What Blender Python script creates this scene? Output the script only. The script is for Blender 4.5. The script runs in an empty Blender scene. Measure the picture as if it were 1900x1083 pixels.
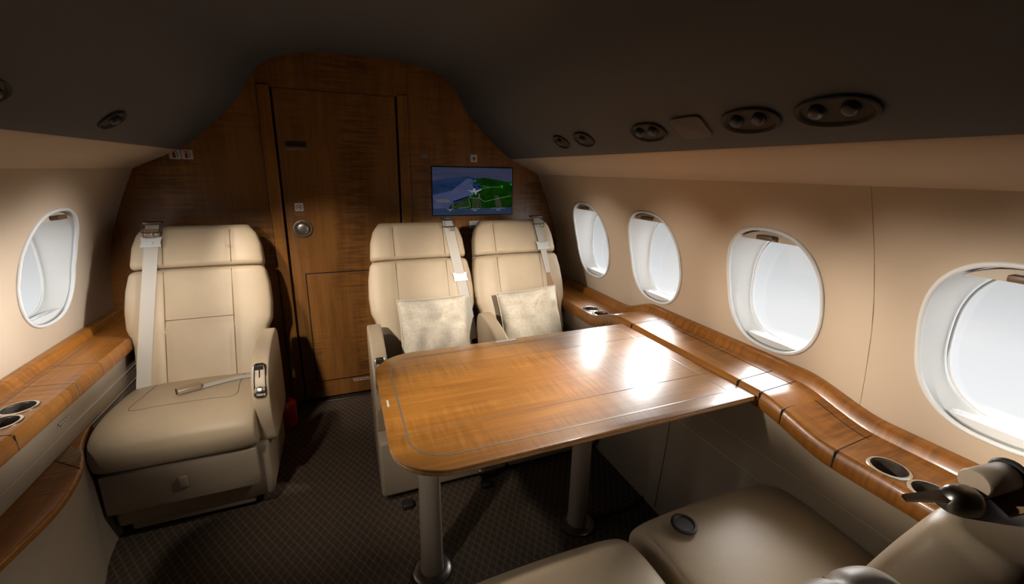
import bpy, bmesh, math, random
from mathutils import Vector, Matrix
random.seed(7)
PI = math.pi
C = bpy.context.scene.collection
HC = 1.33            # camera height (m)
XC = 0.153           # centre line of the cabin
YB = 2.487           # rear bulkhead
YF = -3.0            # cabin continues behind the camera to here

# ------------------------------------------------------------------ materials
MATS = {}
def mat(name, fn):
    m = bpy.data.materials.new(name); m.use_nodes = True
    nt = m.node_tree; nt.nodes.clear()
    out = nt.nodes.new('ShaderNodeOutputMaterial')
    sh = fn(nt)
    nt.links.new(sh.outputs[0], out.inputs['Surface'])
    MATS[name] = m
    return m
def nd(nt, t, **kw):
    n = nt.nodes.new(t)
    for k, v in kw.items():
        if k.startswith('_'): setattr(n, k[1:], v)
        else: n.inputs[k].default_value = v
    return n
def principled(nt, col=None, rough=.5, metal=0, coat=0, spec=.5, coatr=.05, sheen=0):
    b = nt.nodes.new('ShaderNodeBsdfPrincipled')
    if col is not None: b.inputs['Base Color'].default_value = (*col, 1)
    b.inputs['Roughness'].default_value = rough; b.inputs['Metallic'].default_value = metal
    b.inputs['Coat Weight'].default_value = coat; b.inputs['Coat Roughness'].default_value = coatr
    b.inputs['Specular IOR Level'].default_value = spec
    b.inputs['Sheen Weight'].default_value = sheen
    return b
def objco(nt, scale=(1, 1, 1), loc=(0, 0, 0)):
    t = nt.nodes.new('ShaderNodeTexCoord'); mp = nt.nodes.new('ShaderNodeMapping')
    nt.links.new(t.outputs['Object'], mp.inputs['Vector'])
    mp.inputs['Scale'].default_value = scale; mp.inputs['Location'].default_value = loc
    return mp
def noise(nt, vec, scale=1, detail=2, rough=.5, dist=0):
    n = nt.nodes.new('ShaderNodeTexNoise'); nt.links.new(vec.outputs[0], n.inputs['Vector'])
    n.inputs['Scale'].default_value = scale; n.inputs['Detail'].default_value = detail
    n.inputs['Roughness'].default_value = rough; n.inputs['Distortion'].default_value = dist
    return n
def ramp(nt, src, stops, out='Fac'):
    r = nt.nodes.new('ShaderNodeValToRGB'); nt.links.new(src.outputs[out] if isinstance(out, str) else src.outputs[out], r.inputs[0])
    el = r.color_ramp.elements
    while len(el) < len(stops): el.new(.5)
    for e, (p, c) in zip(el, stops):
        e.position = p; e.color = (*c, 1) if len(c) == 3 else c
    return r
def mixc(nt, fac, a, b, mode='MIX'):
    m = nt.nodes.new('ShaderNodeMix'); m.data_type = 'RGBA'; m.blend_type = mode
    for sock, v in ((0, fac), (6, a), (7, b)):
        if isinstance(v, (int, float)): m.inputs[sock].default_value = v
        elif isinstance(v, tuple): m.inputs[sock].default_value = (*v, 1)
        else: nt.links.new(v, m.inputs[sock])
    class O:  # small adapter so that .outputs[0] is the colour
        outputs = [m.outputs[2]]
    return O
def math_(nt, op, a, b=0.):
    m = nt.nodes.new('ShaderNodeMath'); m.operation = op
    for i, v in enumerate((a, b)):
        if isinstance(v, (int, float)): m.inputs[i].default_value = v
        else: nt.links.new(v, m.inputs[i])
    return m
def bump(nt, b, src, strength=.2, dist=.002):
    u = nt.nodes.new('ShaderNodeBump'); u.inputs['Strength'].default_value = strength; u.inputs['Distance'].default_value = dist
    nt.links.new(src, u.inputs['Height']); nt.links.new(u.outputs[0], b.inputs['Normal'])

def wood(axis, dark, light, rough=.2, coat=.6, spec=.5, rip=.5, coatr=.04):
    """figured veneer: grain runs along `axis` ('x','y','z'), ripples cross it"""
    def f(nt):
        i = 'xyz'.index(axis)
        s = [9., 9., 9.]; s[i] = .9
        n1 = noise(nt, objco(nt, s), 1.6, 4, .55, .6)
        s2 = [60., 60., 60.]; s2[i] = 3.
        n2 = noise(nt, objco(nt, s2), 1.5, 3, .6)
        base = ramp(nt, n1, [(.3, dark), (.7, light)])
        fine = ramp(nt, n2, [(.3, (.84, .84, .84)), (.7, (1.06, 1.06, 1.06))])
        c1 = mixc(nt, 1., base.outputs[0], fine.outputs[0], 'MULTIPLY')
        s3 = [7., 7., 7.]; s3[i] = 75.
        n3 = noise(nt, objco(nt, s3), 1.0, 2, .5, .25)
        rp = ramp(nt, n3, [(.38, (.45, .43, .40)), (.6, (1.12, 1.12, 1.12))])
        s4 = [5., 5., 5.]; s4[i] = 2.4
        n4 = noise(nt, objco(nt, s4, (3.1, 1.7, .4)), 1., 2)
        mk = ramp(nt, n4, [(.40, (0, 0, 0)), (.62, (rip, rip, rip))])
        c2 = mixc(nt, 1., c1.outputs[0], rp.outputs[0], 'MULTIPLY')
        c3 = mixc(nt, mk.outputs[0], c1.outputs[0], c2.outputs[0])
        b = principled(nt, None, rough, 0, coat, spec, coatr)
        nt.links.new(c3.outputs[0], b.inputs['Base Color'])
        return b
    return f
WD, WL = (.27, .086, .014), (.42, .155, .030)
mat('table_veneer', wood('x', (.40, .15, .019), (.60, .25, .042), .42, 1., .9, .38, .15))
mat('ledge_veneer', wood('y', (.37, .130, .018), (.54, .21, .036), .36, .25, .5, .6, .10))
mat('bulkhead_veneer', wood('z', (.24, .095, .022), (.39, .162, .040), .33, .15, .4, .7, .15))
mat('frame_veneer', wood('z', (.29, .110, .018), (.41, .170, .032), .33, .15, .4, .25, .15))
mat('edge_wood', wood('y', (.50, .27, .11), (.62, .36, .15), .35, .2))
def leather(col, rough=.42):
    def f(nt):
        co = objco(nt)
        n = noise(nt, co, 260, 3, .6)
        n2 = noise(nt, co, 7, 3, .5)
        r = ramp(nt, n2, [(.3, tuple(c * .94 for c in col)), (.7, tuple(min(1, c * 1.04) for c in col))])
        b = principled(nt, None, rough, 0, 0, .4)
        nt.links.new(r.outputs[0], b.inputs['Base Color'])
        add = math_(nt, 'ADD', n.outputs['Fac'], math_(nt, 'MULTIPLY', n2.outputs['Fac'], 4.).outputs[0])
        bump(nt, b, add.outputs[0], .16, .0016)
        return b
    return f
mat('cream_leather', leather((.65, .505, .34)))
mat('panel_leather', leather((.48, .38, .275), .5))
def flat(col, rough=.5, metal=0, spec=.5, coat=0):
    return lambda nt: principled(nt, col, rough, metal, coat, spec)
mat('seam_thread', flat((.25, .165, .10), .8))
mat('joint_brown', flat((.46, .34, .22), .8))
mat('pale_seam', flat((.72, .62, .5), .7))
mat('dark_gap', flat((.012, .009, .007), .8))
mat('dark_plastic', flat((.03, .027, .025), .45))
mat('liner', flat((.80, .795, .77), .45))
mat('window_rim', flat((.86, .86, .85), .4))
mat('shade_fabric', flat((.62, .53, .42), .7))
mat('latch_brown', flat((.16, .09, .05), .45))
mat('lamp_housing', flat((.085, .072, .064), .7, 0, .2))
mat('cover_grey', flat((.15, .13, .118), .8, 0, .2))
mat('chrome', flat((.74, .72, .69), .16, 1))
mat('dark_chrome', flat((.22, .20, .18), .3, 1))
mat('brushed_steel', flat((.55, .52, .48), .33, 1))
mat('cup_inside', flat((.30, .26, .22), .35, .8))
mat('inlay_metal', flat((.46, .42, .36), .38, .7))
mat('red_paint', flat((.62, .015, .01), .3, 0, .5, .3))
mat('white_sign', flat((.75, .73, .68), .5))
mat('grey_sign', flat((.38, .35, .31), .5))
mat('sign_red', flat((.42, .02, .025), .5))
mat('sign_dark', flat((.06, .05, .05), .5))
mat('pale_print', flat((.70, .64, .56), .6))
mat('faint_print', flat((.30, .22, .15), .6))
mat('buckle_tan', flat((.46, .36, .25), .35, .35))
mat('keeper_plastic', flat((.80, .80, .79), .35))
mat('leg_paint', flat((.42, .34, .27), .42, .1))
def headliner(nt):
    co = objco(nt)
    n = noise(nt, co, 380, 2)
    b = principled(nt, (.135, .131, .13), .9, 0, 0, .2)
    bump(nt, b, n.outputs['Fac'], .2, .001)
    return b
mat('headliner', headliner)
def wallfab(nt):
    co = objco(nt)
    n = noise(nt, co, 420, 2); n2 = noise(nt, co, 2.2, 2)
    r = ramp(nt, n2, [(.3, (.66, .52, .385)), (.7, (.70, .555, .41))])
    b = principled(nt, None, .62, 0, 0, .3)
    nt.links.new(r.outputs[0], b.inputs['Base Color'])
    bump(nt, b, n.outputs['Fac'], .12, .0008)
    return b
mat('wall_fabric', wallfab)
def webbing(nt):
    co = objco(nt)
    w = nt.nodes.new('ShaderNodeTexWave'); nt.links.new(co.outputs[0], w.inputs['Vector'])
    w.inputs['Scale'].default_value = 160; w.bands_direction = 'DIAGONAL'
    b = principled(nt, (.68, .63, .56), .7, 0, 0, .3)
    bump(nt, b, w.outputs['Fac'], .2, .0008)
    return b
mat('webbing', webbing)
mat('tan_webbing', flat((.45, .27, .15), .7))
def linen(nt):
    co = objco(nt)
    a = noise(nt, objco(nt, (260, 30, 40)), 1, 3, .7); c = noise(nt, objco(nt, (30, 40, 260)), 1, 3, .7)
    s = math_(nt, 'ADD', a.outputs['Fac'], c.outputs['Fac'])
    sm = math_(nt, 'MULTIPLY', s.outputs[0], .5)
    r = nt.nodes.new('ShaderNodeValToRGB'); nt.links.new(sm.outputs[0], r.inputs[0])
    r.color_ramp.elements[0].position = .36; r.color_ramp.elements[0].color = (.74, .62, .46, 1)
    r.color_ramp.elements[1].position = .56; r.color_ramp.elements[1].color = (.95, .86, .71, 1)
    b = principled(nt, None, .9, 0, 0, .15)
    nt.links.new(r.outputs[0], b.inputs['Base Color'])
    bump(nt, b, sm.outputs[0], .5, .002)
    return b
mat('linen', linen)
def carpet(nt):
    # diamond lattice of pale dashes on dark brown pile
    co = nt.nodes.new('ShaderNodeTexCoord')
    sx = nt.nodes.new('ShaderNodeSeparateXYZ'); nt.links.new(co.outputs['Object'], sx.inputs[0])
    u = math_(nt, 'MULTIPLY', math_(nt, 'ADD', sx.outputs[0], math_(nt, 'MULTIPLY', sx.outputs[1], .62).outputs[0]).outputs[0], 34.)
    v = math_(nt, 'MULTIPLY', math_(nt, 'SUBTRACT', sx.outputs[0], math_(nt, 'MULTIPLY', sx.outputs[1], .62).outputs[0]).outputs[0], 34.)
    def line(a):
        f = math_(nt, 'FRACT', a.outputs[0]); d = math_(nt, 'ABSOLUTE', math_(nt, 'SUBTRACT', f.outputs[0], .5).outputs[0])
        return math_(nt, 'LESS_THAN', d.outputs[0], .10)
    def dash(a):
        f = math_(nt, 'FRACT', math_(nt, 'MULTIPLY', a.outputs[0], 4.).outputs[0])
        return math_(nt, 'GREATER_THAN', f.outputs[0], .4)
    l1 = math_(nt, 'MULTIPLY', line(u).outputs[0], dash(v).outputs[0]); l2 = math_(nt, 'MULTIPLY', line(v).outputs[0], dash(u).outputs[0])
    l = math_(nt, 'MAXIMUM', l1.outputs[0], l2.outputs[0])
    n = noise(nt, objco(nt), 420, 2, .7)
    base = ramp(nt, n, [(.3, (.065, .047, .034)), (.7, (.17, .125, .09))])
    c = mixc(nt, l.outputs[0], base.outputs[0], (.24, .175, .125))
    b = principled(nt, None, .95, 0, 0, .1)
    nt.links.new(c.outputs[0], b.inputs['Base Color'])
    bump(nt, b, n.outputs['Fac'], .7, .004)
    return b
mat('carpet', carpet)
def glass(nt):
    t = nt.nodes.new('ShaderNodeBsdfTransparent'); t.inputs[0].default_value = (.97, .975, .98, 1)
    g = nt.nodes.new('ShaderNodeBsdfGlossy'); g.inputs['Roughness'].default_value = .02
    lw = nt.nodes.new('ShaderNodeLayerWeight'); lw.inputs[0].default_value = .5
    f = math_(nt, 'ADD', math_(nt, 'MULTIPLY', math_(nt, 'POWER', lw.outputs['Facing'], 5.).outputs[0], .5).outputs[0], .04)
    m = nt.nodes.new('ShaderNodeMixShader')
    nt.links.new(f.outputs[0], m.inputs[0]); nt.links.new(t.outputs[0], m.inputs[1]); nt.links.new(g.outputs[0], m.inputs[2])
    return m
mat('pane_glass', glass)
SCREEN = .28
def emit(col, k=1.):
    def f(nt):
        e = nt.nodes.new('ShaderNodeEmission'); e.inputs[0].default_value = (*col, 1); e.inputs[1].default_value = SCREEN * k
        return e
    return f
def s2l(r, g, b):
    return tuple((c / 255 / 12.92) if c / 255 <= .04045 else ((c / 255 + .055) / 1.055) ** 2.4 for c in (r, g, b))
def map_emit(c1, c2, sc):
    def f(nt):
        n = noise(nt, objco(nt, sc), 1, 3, .55, .4)
        r = ramp(nt, n, [(.3, c1), (.7, c2)])
        e = nt.nodes.new('ShaderNodeEmission'); nt.links.new(r.outputs[0], e.inputs[0]); e.inputs[1].default_value = SCREEN
        return e
    return f
mat('map_sky', map_emit(s2l(78, 84, 118), s2l(92, 96, 128), (3, 3, 30)))
mat('map_sea', map_emit(s2l(34, 58, 100), s2l(60, 84, 134), (6, 6, 22)))
mat('map_shallow', map_emit(s2l(92, 100, 146), s2l(112, 120, 166), (9, 9, 14)))
mat('map_land', map_emit(s2l(8, 58, 8), s2l(36, 84, 14), (22, 22, 26)))
mat('map_hill', map_emit(s2l(40, 74, 40), s2l(96, 92, 74), (34, 34, 8)))
mat('map_bright', emit(s2l(30, 190, 40)))
mat('map_line', emit(s2l(120, 190, 120)))
mat('map_bar', map_emit(s2l(62, 80, 112), s2l(80, 96, 126), (6, 6, 40)))
mat('map_text', emit(s2l(205, 212, 225)))
mat('map_yellow', emit(s2l(190, 190, 110)))
mat('map_dark', emit(s2l(18, 26, 48)))

# ------------------------------------------------------------------ mesh helpers
class MB:
    def __init__(s): s.v = []; s.f = []; s.m = []
    def add(s, v, f, mi=0):
        o = len(s.v); s.v += [tuple(p) for p in v]; s.f += [tuple(i + o for i in q) for q in f]; s.m += [mi] * len(f); return s
    def join(s, other, mi=None):
        o = len(s.v); s.v += other.v; s.f += [tuple(i + o for i in q) for q in other.f]
        s.m += [mi if mi is not None else k for k in other.m]; return s
def loft(rings, cap=True, closed=True, loop=False):
    n = len(rings[0]); v = [p for r in rings for p in r]; f = []
    R = len(rings)
    for i in range(R if loop else R - 1):
        a = i * n; b = ((i + 1) % R) * n
        for j in range(n if closed else n - 1):
            k = (j + 1) % n
            f.append((a + j, a + k, b + k, b + j))
    if cap and not loop:
        f.append(tuple(reversed(range(n)))); f.append(tuple((R - 1) * n + j for j in range(n)))
    return v, f
def se(a, b, n, k, N):
    t = 2 * PI * k / N; c, s = math.cos(t), math.sin(t)
    return a * math.copysign(abs(c) ** (2 / n), c), b * math.copysign(abs(s) ** (2 / n), s)
def se_ring(c, u, v, a, b, n=2., N=48):
    c, u, v = Vector(c), Vector(u), Vector(v); out = []
    for k in range(N):
        p, q = se(a, b, n, k, N); out.append(c + u * p + v * q)
    return out
def tube(path, r, N=8, closed=False, cap=True):
    P = [Vector(p) for p in path]; rings = []; up = Vector((0, 0, 1)); L = len(P); prev = None
    for i, p in enumerate(P):
        a = P[(i - 1) % L] if (closed or i) else p; b = P[(i + 1) % L] if (closed or i < L - 1) else p
        t = (b - a).normalized() if (b - a).length > 1e-9 else Vector((1, 0, 0))
        if prev is None:
            x = t.cross(up); x = x.normalized() if x.length > 1e-3 else t.cross(Vector((0, 1, 0))).normalized()
        else:
            x = (prev - t * prev.dot(t)).normalized()
        prev = x; y = t.cross(x)
        rr = r[i] if isinstance(r, (list, tuple)) else r
        rings.append([p + x * rr * math.cos(2 * PI * k / N) + y * rr * math.sin(2 * PI * k / N) for k in range(N)])
    return loft(rings, cap, True, closed)
def ribbon(path, wdir, w, t=.0022, ndir=None):
    """flat strap: path of points, widths along wdir (one or per point)"""
    P = [Vector(p) for p in path]; rings = []
    for i, p in enumerate(P):
        a, b = P[max(0, i - 1)], P[min(len(P) - 1, i + 1)]
        tg = (b - a).normalized(); u = Vector(wdir[i] if isinstance(wdir, list) else wdir)
        u = (u - tg * u.dot(tg)).normalized(); n = tg.cross(u)
        ww = (w[i] if isinstance(w, list) else w) / 2
        rings.append([p - u * ww - n * t / 2, p + u * ww - n * t / 2, p + u * ww + n * t / 2, p - u * ww + n * t / 2])
    return loft(rings)
def box(c, s, bev=0., seg=2, rot=None):
    bm = bmesh.new(); bmesh.ops.create_cube(bm, size=1)
    for q in bm.verts: q.co = Vector((q.co.x * s[0], q.co.y * s[1], q.co.z * s[2]))
    if bev: bmesh.ops.bevel(bm, geom=bm.edges[:], offset=bev, segments=seg, affect='EDGES', profile=.5)
    M = rot if rot is not None else Matrix.Identity(3)
    bm.verts.index_update()
    v = [M @ q.co + Vector(c) for q in bm.verts]; f = [tuple(x.index for x in q.verts) for q in bm.faces]
    bm.free(); return v, f
def prism(poly, fr, th, bev=0.):
    """closed outline poly [(a,b)] -> fr(a,b,h) gives 3-D; thickness th along h; rounded rim"""
    if bev:
        L = len(poly)
        def inset(d):
            out = []
            for i in range(L):
                a, p, b = Vector(poly[i - 1]), Vector(poly[i]), Vector(poly[(i + 1) % L])
                t = (b - a).normalized(); n = Vector((-t.y, t.x))
                out.append(p + n * d)
            return out
        hs = []
        for k in range(4):
            a = k / 3 * PI / 2; hs.append((bev * (1 - math.sin(a)), bev * (1 - math.cos(a))))
        lv = [(d, h) for d, h in hs] + [(d, th - h) for d, h in reversed(hs)]
        rings = [[fr(q[0], q[1], h) for q in inset(d)] for d, h in lv]
    else:
        rings = [[fr(a, b, 0) for a, b in poly], [fr(a, b, th) for a, b in poly]]
    return loft(rings)
def obj(name, mb, mats, parent=None, origin=None, smooth=True, angle=40):
    """link ONE mesh object; vertices are given in the parent's space (or world space minus origin)"""
    if isinstance(mb, tuple): mb = MB().add(*mb)
    if isinstance(mats, str): mats = [mats]
    me = bpy.data.meshes.new(name); o0 = Vector(origin) if origin else Vector((0, 0, 0))
    me.from_pydata([Vector(p) - o0 for p in mb.v], [], mb.f)
    for m in mats: me.materials.append(MATS[m])
    for p, mi in zip(me.polygons, mb.m): p.material_index = mi
    bm = bmesh.new(); bm.from_mesh(me); bmesh.ops.recalc_face_normals(bm, faces=bm.faces[:]); bm.to_mesh(me); bm.free()
    if smooth:
        me.polygons.foreach_set('use_smooth', [True] * len(me.polygons)); me.set_sharp_from_angle(angle=math.radians(angle))
    o = bpy.data.objects.new(name, me); C.objects.link(o)
    if parent: o.parent = parent
    if origin: o.location = o0
    return o
def tag(o, label=None, cat=None, group=None, kind=None):
    for k, v in (('label', label), ('category', cat), ('group', group), ('kind', kind)):
        if v: o[k] = v
    return o
def thing(name, label, cat, loc=(0, 0, 0), rotz=0, group=None, kind=None):
    o = bpy.data.objects.new(name, None); C.objects.link(o); o.location = loc; o.rotation_euler = (0, 0, rotz)
    o.empty_display_size = .05
    return tag(o, label, cat, group, kind)
def cut(o, solids):
    """subtract closed solids from o, keeping the result as plain mesh data"""
    tmp = []
    for s in solids:
        me = bpy.data.meshes.new('cutter'); me.from_pydata([Vector(p) for p in s[0]], [], s[1])
        bm = bmesh.new(); bm.from_mesh(me); bmesh.ops.recalc_face_normals(bm, faces=bm.faces[:]); bm.to_mesh(me); bm.free()
        c = bpy.data.objects.new('cutter', me); C.objects.link(c); c.location = o.location; tmp.append(c)
        md = o.modifiers.new('hole', 'BOOLEAN'); md.object = c; md.operation = 'DIFFERENCE'; md.solver = 'EXACT'
    bpy.context.view_layer.update()
    dg = bpy.context.evaluated_depsgraph_get()
    new = bpy.data.meshes.new_from_object(o.evaluated_get(dg))
    o.modifiers.clear(); old = o.data; o.data = new; bpy.data.meshes.remove(old)
    for c in tmp: bpy.data.objects.remove(c)
    new.set_sharp_from_angle(angle=math.radians(40))
    return o
def append_mesh(o, mb):
    bm = bmesh.new(); bm.from_mesh(o.data)
    vs = [bm.verts.new(p) for p in mb.v]
    for q, mi in zip(mb.f, mb.m):
        f = bm.faces.new([vs[i] for i in q]); f.material_index = mi
    bm.to_mesh(o.data); bm.free()
def interp(tab, x):
    if x <= tab[0][0]: return tab[0][1]
    for (a, u), (b, v) in zip(tab, tab[1:]):
        if x <= b: return u + (v - u) * (x - a) / (b - a)
    return tab[-1][1]
def smooth01(a, b, x):
    t = max(0., min(1., (x - a) / (b - a))); return t * t * (3 - 2 * t)
def catmull(pts, k=8):
    P = [Vector(p) for p in pts]; out = []
    for i in range(len(P) - 1):
        a, b, c, d = P[max(0, i - 1)], P[i], P[i + 1], P[min(len(P) - 1, i + 2)]
        for j in range(k):
            t = j / k
            out.append(.5 * ((2 * b) + (c - a) * t + (2 * a - 5 * b + 4 * c - d) * t * t + (3 * b - a - 3 * c + d) * t ** 3))
    out.append(P[-1]); return out

# ------------------------------------------------------------------ the shell of the cabin
SIDE = [(.0, 1.02), (.20, 1.10), (.35, 1.165), (.60, 1.19), (.70, 1.185), (.80, 1.175), (.93, 1.155), (1.03, 1.128), (1.148, 1.085), (1.244, 1.043), (1.315, 1.01)]
def hw(z): return interp(SIDE, z)
CEIL = [(1.01, 1.315), (.838, 1.398), (.785, 1.43), (.657, 1.54), (.567, 1.637), (.517, 1.715), (.46, 1.79), (.36, 1.845), (.2, 1.875), (0, 1.88)]
sm = catmull([(h, z, 0) for z, h in SIDE], 4)
SIDEP = [(p.x, p.y) for p in sm]
cm = catmull([(h, z, 0) for h, z in CEIL[1:]], 4)
CEILP = [CEIL[0]] + [(p.x, p.y) for p in cm]
WY_R = [2.03, 1.51, .935, .37]
WZ, WA, WB, WN = .961, .166, .207, 2.5
def wall(side, name):
    s = 1 if side == 'right' else -1
    T = .06
    prof = [(XC + s * h, z) for h, z in SIDEP] + [(XC + s * (h + T), z) for h, z in reversed(SIDEP)]
    mb = MB().add(*loft([[(x, y, z) for x, z in prof] for y in (YF, YB + .02)]))
    o = obj(name, mb, 'wall_fabric'); o['kind'] = 'structure'
    holes = []
    for y in WY_R[:4 if s > 0 else 3]:
        y -= 0 if s > 0 else .02
        rings = [[(XC + s * d, y + p, WZ + q) for p, q in (se(WA, WB, WN, k, 72) for k in range(72))] for d in (.9, 1.5)]
        holes.append(loft(rings))
    cut(o, holes)
    return o
wall('left', 'wall_left'); wall('right', 'wall_right')
# floor
fl = obj('floor', box((XC, (YF + YB) / 2, -.02), (2.3, YB - YF + .1, .04)), 'carpet', smooth=False); fl['kind'] = 'structure'
# ceiling: one shell from crease to crease
half = CEILP
ring = [(XC + h, z) for h, z in half] + [(XC - h, z) for h, z in reversed(half[:-1])]
outer = [(XC + (x - XC) * 1.05, z + .06) for x, z in reversed(ring)]
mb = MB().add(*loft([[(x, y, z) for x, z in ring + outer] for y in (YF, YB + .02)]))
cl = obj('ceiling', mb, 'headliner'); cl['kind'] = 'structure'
# cove strips between the wall and the headliner
for i, s in ((1, 1), (2, -1)):
    q = [(1.011, 1.311), (.99, 1.322), (.93, 1.350), (.838, 1.394), (.834, 1.402), (.84, 1.405), (.93, 1.362), (1.012, 1.322)]
    o = obj('trim_%d' % i, MB().add(*loft([[(XC + s * a, y, z) for a, z in q] for y in (YF, YB)])), 'wall_fabric'); o['kind'] = 'structure'
# thin vertical panel joint on the right wall
jp = []
for k in range(30):
    z = .69 + k / 29 * (1.31 - .69)
    jp.append((XC + hw(z) + .0002, .638 , z))
o = obj('trim_3', tube(jp, .0009, 6), 'joint_brown'); o['kind'] = 'structure'

# rear bulkhead (fills the cabin section, door opening left free)
DL, DR = -.268, .318
sec = [(XC - h, z) for h, z in SIDEP] + [(XC - h, z) for h, z in CEILP[1:]]
secr = [(XC + h, z) for h, z in SIDEP] + [(XC + h, z) for h, z in CEILP[1:]]
def zt(x):  # ceiling height at x
    return interp(sorted([(h, z) for h, z in CEILP]), abs(x - XC))
def fy(y0): return lambda a, b, h: (a, y0 + h, b)
mbk = MB()
left = [(DL - .062, 0)] + [(x, z) for x, z in sec if x < DL - .062] + [(DL - .062, zt(DL - .062))]
mbk.add(*prism(left, fy(YB), .04))
right = [(DR + .062, 0)] + [(x, z) for x, z in secr if x > DR + .062] + [(DR + .062, zt(DR + .062))]
mbk.add(*prism(right, fy(YB), .04))
zl, zr_ = zt(DL - .062), zt(DR + .062)
mbk.add(*prism([(DL - .062, 1.70), (DR + .062, 1.70), (DR + .062, zr_ + .03), (.45, 1.90), (XC, 1.93), (-.1, 1.92), (DL - .062, zl + .03)], fy(YB + .004), .04))
o = obj('wall_rear', mbk, 'bulkhead_veneer', smooth=False); o['kind'] = 'structure'
# a front partition closes the cabin far behind the camera
o = obj('wall_front', box((XC, YF - .02, .95), (2.6, .04, 2.0)), 'bulkhead_veneer', smooth=False); o['kind'] = 'structure'
# door posts
for i, (a, b) in ((4, (DL - .062, DL - .004)), (5, (DR + .004, DR + .062))):
    mb = MB(); zc = 1.71
    mb.add(*box(((a + b) / 2, YB + .012, zc / 2), (b - a - .004, .045, zc), .004))
    mb.add(*box(((a + b) / 2, YB + .03, zc / 2), (b - a + .006, .03, zc)), 1)
    o = obj('trim_%d' % i, mb, ['frame_veneer', 'dark_gap'], smooth=False); o['kind'] = 'structure'
# door leaf with its lower service panel
door = thing('door_1', None, None, (0, YB, 0)); door['kind'] = 'structure'
door_top = 1.70
def dp(name, mb, m, par=door, **k):
    if isinstance(mb, tuple): mb = MB().add(*mb)
    mb.v = [(x, y - YB, z) for x, y, z in mb.v]; return obj(name, mb, m, par, **k)
mb = MB().add(*box(((DL + DR) / 2, YB + .018, door_top / 2 + .012), (DR - DL - .008, .036, door_top - .024), .003))
mb.add(*box(((DL + DR) / 2, YB + .04, door_top / 2), (DR - DL + .02, .01, door_top)), 1)
mb.add(*box((DL + .032, YB - .0002, door_top / 2), (.0025, .001, door_top - .05)), 2)
dp('door_leaf', mb, ['bulkhead_veneer', 'dark_gap', 'seam_thread'], smooth=False)
mb = MB().add(*box((.06, YB - .002, .4485), (.512, .005, .637), .002))
mb.add(*box((.06, YB + .0004, .4485), (.524, .002, .649)), 1)
dp('service_panel', mb, ['bulkhead_veneer', 'dark_gap'], smooth=False)
def dashes(x0, z0, w, lines, hgt, seed, fr, gap=1.9, center=True, th=.0006):
    """rows of tiny print too small to read in the photograph"""
    rnd = random.Random(seed); mb = MB()
    for i in range(lines):
        ww = w * (1 if i == 0 else rnd.uniform(.62, .95)); x = x0 - (ww / 2 if center else 0); end = x + ww; z = z0 - i * hgt * gap
        while x < end:
            l = min(rnd.uniform(1.2, 4.2) * hgt, end - x)
            mb.add(*prism([(x, z), (x + l, z), (x + l, z + hgt), (x, z + hgt)], fr, th)); x += l + hgt * .55
    return mb
dp('panel_text', dashes(.05, .108, .112, 2, .0058, 3, lambda a, b, h: (a, YB - .0005 - h, b)), 'pale_print')
# recessed round door pull
ck = (-.19, YB - .001, 1.016)
def turned(prof, c, axis='-y', N=48):
    """lathe: prof [(r,h)] around an axis through c"""
    rings = []
    for r, h in prof:
        ring = []
        for k in range(N):
            a = 2 * PI * k / N
            p = (r * math.cos(a), r * math.sin(a))
            ring.append((c[0] + p[0], c[1] - h, c[2] + p[1]) if axis == '-y' else (c[0] + p[0], c[1] + p[1], c[2] + h))
        rings.append(ring)
    return loft(rings)
hd = dp('door_pull', turned([(.047, -.002), (.0475, .004), (.045, .008), (.040, .0085), (.036, .004), (.033, -.002)], ck), 'brushed_steel')
kb = MB().add(*turned([(.030, -.001), (.030, .006), (.027, .010), (.020, .0125), (.008, .0135), (.002, .0135)], ck)); kb.v = [(x, y - YB, z) for x, y, z in kb.v]
obj('knob', kb, 'brushed_steel', hd)
lt = dp('latch_slot', MB().add(*box((-.182, YB - .001, 1.440), (.100, .006, .028), .002)).add(*box((-.182, YB - .0035, 1.440), (.086, .004, .016)), 1), ['dark_chrome', 'dark_gap'], smooth=False)
dp('latch_text', dashes(-.185, 1.412, .085, 1, .007, 5, lambda a, b, h: (a, YB - .0005 - h, b)), 'faint_print')
# threshold strip
o = obj('trim_6', box(((DL + DR) / 2, YB - .012, .004), (DR - DL + .02, .022, .008), .002), 'brushed_steel'); o['kind'] = 'structure'

# ------------------------------------------------------------------ side ledges and lower side panels
def zr(y):  # top of the right ledge: raised beside the table
    return .637 + .068 * smooth01(1.74, 1.50, y) - .05 * smooth01(.80, .56, y)
def ys(a, b, n): return [a + (b - a) * i / (n - 1) for i in range(n)]
def ledge_sec(s, y, z):
    if s > 0: xf, xb = 1.128, 1.300
    else: xf, xb = .852, 1.000
    xw = XC * s + hw(z + .03) - .0005 if s > 0 else hw(z + .03) - XC - .0005
    pts = [(xf - .004, z - .052), (xf - .007, z - .040), (xf - .006, z - .022), (xf - .001, z - .006), (xf + .006, z), (xb - .012, z), (xb - .004, z + .003), (xb + .006, z + .026), (xb + .012, z + .031), (xw, z + .033), (xw, z - .052)]
    return [(s * x, y, q) for x, q in pts]
def seam_box(x0, x1, y0, y1, z, w=.0028):
    d = Vector((x1 - x0, y1 - y0, 0)); n = Vector((-d.y, d.x, 0)).normalized() * w / 2
    a, b = Vector((x0, y0, 0)), Vector((x1, y1, 0))
    base = [a - n, b - n, b + n, a + n]
    return loft([[(p.x, p.y, z - .001) for p in base], [(p.x, p.y, z + .0007) for p in base]])
Y0L = -1.2
R = thing('side_ledge', 'orange wood ledge under the right-hand row of oval windows, raised beside the table', 'ledge', (1.2, 1.0, .6))
rbody = MB().add(*loft([ledge_sec(1, y, zr(y)) for y in ys(YB - .002, Y0L, 150)])); rl = MB()
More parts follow.
